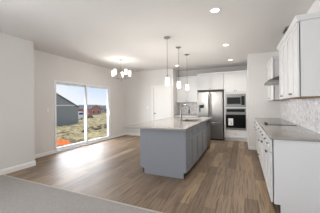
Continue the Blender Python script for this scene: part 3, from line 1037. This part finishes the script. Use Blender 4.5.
# ------------------------------------------------------------------ outdoors beyond the patio door
def gz(x, y=0.0):
    p = [(-5, -0.15), (-8, -0.34), (-13, -0.95), (-20, -1.55), (-28, -2.15), (-40, -2.3), (-80, -2.75), (-400, -3.2)]
    for (xa, za), (xb, zb) in zip(p, p[1:]):
        if x <= xa and x >= xb:
            return za + (zb - za) * (xa - x) / (xa - xb)
    return -0.15
b = MB()
xs = [-4.93 - 0.35 * i for i in range(30)]
while xs[-1] > -170:
    xs.append(xs[-1] * 1.06)
ysr = [k / 40 for k in range(41)]
grid = []
rnd = random.Random(3)
for x in xs:
    row = []
    y0, y1 = -2 - x * -0.35 * 0 + 0.35 * (-x), 4 - x * 1.75
    for q in ysr:
        y = y0 + (y1 - y0) * q
        amp = 0.0 if x > -5.6 else (0.06 if x > -8 else (0.16 if x > -30 else 0.10))
        row.append(b.bm.verts.new((x, y, gz(x) + amp * (rnd.random() - 0.5) * 2)))
    grid.append(row)
for i in range(len(grid) - 1):
    for j in range(40):
        b.bm.faces.new((grid[i][j], grid[i + 1][j], grid[i + 1][j + 1], grid[i][j + 1]))
gr = b.build('ground', M['grass'], smooth=False)
gr['kind'] = 'structure'

def house(label, loc, wid, dep, wall_h, roof_h, wall, roof, hip=0.0, gable_front=False, wins=(), eave=0.35, group=None, rz=-90):
    """front faces local -y; origin at centre of the front at ground level"""
    t = thing('house', label, 'house', loc, rz, group)
    w2 = wid / 2
    if gable_front:
        MB().prism([(-w2, -1.0), (w2, -1.0), (w2, wall_h), (0, wall_h + roof_h), (-w2, wall_h)], 0, dep).build('wall', wall, t)
        s = roof_h / w2
        b = MB()
        for sg in (-1, 1):
            pts = [(sg * (w2 + eave), wall_h - s * eave), (0, wall_h + roof_h), (0, wall_h + roof_h + 0.2), (sg * (w2 + eave), wall_h - s * eave + 0.2)]
            b.prism(pts, -eave, dep + eave)
        b.build('roof', roof, t)
    else:
        MB().box(-w2, w2, 0, dep, -1.0, wall_h).build('wall', wall, t)
        e = eave
        zb = wall_h
        vs = [(-w2 - e, -e, zb), (w2 + e, -e, zb), (w2 + e, dep + e, zb), (-w2 - e, dep + e, zb), (-w2 + hip, dep / 2, zb + roof_h), (w2 - hip, dep / 2, zb + roof_h)]
        MB().poly(vs, [(0, 1, 5, 4), (1, 2, 5), (2, 3, 4, 5), (3, 0, 4), (3, 2, 1, 0)]).build('roof', roof, t)
        b = MB()
        b.box(-w2 - e, w2 + e, -e - 0.12, -e, zb - 0.22, zb + 0.02)
        b.box(w2 + e, w2 + e + 0.12, -e - 0.12, dep + e, zb - 0.22, zb + 0.02)
        b.build('gutter', M['white_s'], t)
    for (x, z, ww, hh) in wins:
        f = MB().box(x - ww / 2 - 0.1, x + ww / 2 + 0.1, -0.06, 0.02, z - 0.1, z + hh + 0.1).build('window', M['white_s'], t)
        MB().box(x - ww / 2, x + ww / 2, -0.09, -0.061, z, z + hh).build('pane', M['winglass'], f)
    return t
# fronts face the room (towards +x): local -y -> world +x
gh = house('large grey sided house with gabled front, close behind the yard at left', (-30, 19.0, gz(-30)), 17.6, 11, 3.15, 4.35, M['siding'], M['shingle'], gable_front=True, eave=0.15, rz=90)
MB().box(-7.9, 8.0, -0.05, -0.001, 3.45, 3.62).build('belly_band', M['white_s'], gh)
house('brick-red gabled house in the distance right of the door post', (-55, 59.9, gz(-55)), 6.0, 9, 2.35, 1.45, M['redsid'], M['shingle'], gable_front=True, wins=((-1.2, 0.5, 1.0, 1.1), (1.3, 0.5, 0.9, 1.1)), rz=90)
house('white distant house with dark roof left of the brick-red house', (-85, 85.5, gz(-85)), 8, 8, 2.7, 1.7, M['white_s'], M['shingle'], hip=2.0, wins=((1.5, 0.5, 1.4, 1.3),), rz=90)
house('pale tan distant house with dark roof right of the brick-red house', (-80, 94.5, gz(-80)), 8, 9, 2.6, 1.6, M['tan'], M['shingle'], hip=2.5, wins=((-1.6, 0.6, 1.4, 1.4),), rz=90)
house('grey distant house at the right edge of the door view', (-64, 78.5, gz(-64)), 5, 8, 2.3, 1.3, M['siding'], M['shingle'], hip=1.5, wins=((0.8, 0.5, 1.0, 1.0),), rz=90)
# tree line on the horizon
b = MB()
rnd = random.Random(11)
N = 60
front_pts, zt = [], []
vs = []
for i in range(N):
    y = 40 + 260 * i / (N - 1)
    z = gz(-165) + 3.4 + 0.9 * rnd.random()
    vs += [(-150, y, gz(-165) - 1.5), (-150, y, z * 0.6 - 1.0), (-153, y, z), (-158, y, gz(-165) - 1.5)]
fs = []
for i in range(N - 1):
    for j in range(3):
        fs.append((i * 4 + j, (i + 1) * 4 + j, (i + 1) * 4 + j + 1, i * 4 + j + 1))
b.poly(vs, fs)
tl = b.build('tree_line', M['tree'])
tl['kind'] = 'stuff'
tag(tl, 'low hazy green tree line on the far horizon', 'trees')
# white van beside the grey house
vn = thing('van', 'white van parked beyond the right corner of the grey house', 'van', (-38, 36.2, gz(-38)), 90)
MB().prism([(-0.95, 0.35), (0.95, 0.35), (0.95, 1.2), (0.85, 1.95), (-0.85, 1.95), (-0.95, 1.2)], 0, 4.6).build('body', M['vanw'], vn)
MB().box(-0.75, 0.75, -0.02, 0.0, 1.25, 1.75).build('rear_window', M['winglass'], vn)
for sx_ in (-1, 1):
    for yy in (0.8, 3.8):
        MB().lathe([(0.34, -0.11), (0.34, 0.11)], (sx_ * 0.84, yy, 0.34), 20, 'X').build('wheel', M['rubber'], vn)
# soil mound
b = MB()
rnd = random.Random(9)
rings = []
for r_, h_ in ((1.3, -0.3), (1.05, 0.25), (0.7, 0.7), (0.3, 0.95)):
    rings.append([b.bm.verts.new((r_ * math.cos(a_ * math.pi / 8) * rnd.uniform(0.85, 1.15), r_ * math.sin(a_ * math.pi / 8) * rnd.uniform(0.85, 1.15), h_ + rnd.uniform(-0.08, 0.08))) for a_ in range(16)])
for A, B in zip(rings, rings[1:]):
    for i in range(16):
        b.bm.faces.new((A[i], A[(i + 1) % 16], B[(i + 1) % 16], B[i]))
b.bm.faces.new(rings[-1])
md = b.build('dirt_mound', M['dirt'])
md.location = (-40, 41.0, gz(-40))
tag(md, 'dark mound of dirt in front of the brick-red house', 'dirt mound')
# orange netting heap by the door
b = MB()
rnd = random.Random(5)
nx, ny = 18, 14
g = []
for i in range(nx):
    row = []
    for j in range(ny):
        u_, v_ = i / (nx - 1) * 2 - 1, j / (ny - 1) * 2 - 1
        rr = math.sqrt(u_ * u_ + v_ * v_)
        hgt = max(0.0, 1 - rr * rr) * 0.17 * (0.6 + 0.8 * rnd.random())
        row.append(b.bm.verts.new((u_ * 0.40, v_ * 0.42, hgt - 0.03)))
    g.append(row)
for i in range(nx - 1):
    for j in range(ny - 1):
        b.bm.faces.new((g[i][j], g[i + 1][j], g[i + 1][j + 1], g[i][j + 1]))
ng = b.build('safety_netting', M['orange'])
sol = ng.modifiers.new('thickness', 'SOLIDIFY')
sol.thickness = 0.01
ng.location = (-7.0, 5.52, gz(-7.0))
tag(ng, 'crumpled orange safety netting lying on the ground outside the door', 'netting')
# soil clods
rnd = random.Random(21)
first = None
for k in range(16):
    x = -11.4 - 1.5 * (k // 4) + rnd.uniform(-0.2, 0.2)
    y = -x * (0.98 + 0.075 * (k % 4) + rnd.uniform(-0.015, 0.015))
    if first is None:
        b = MB()
        bmesh.ops.create_icosphere(b.bm, subdivisions=2, radius=0.28)
        for v in b.bm.verts:
            v.co *= 1 + rnd.uniform(-0.22, 0.22)
            v.co.z *= 0.6
        first = b.build('soil_clod', M['dirt'])
        o = first
    else:
        o = first.copy()
        COL.objects.link(o)
    o.location = (x, y, gz(x) + 0.06)
    o.rotation_euler = (0, 0, rnd.uniform(0, 6))
    s = rnd.uniform(0.5, 0.95)
    o.scale = (s * 1.2, s, s * 0.8)
    tag(o, 'dark clod of soil lying on the dry grass of the yard', 'soil clod', 'dark soil clods in the yard')
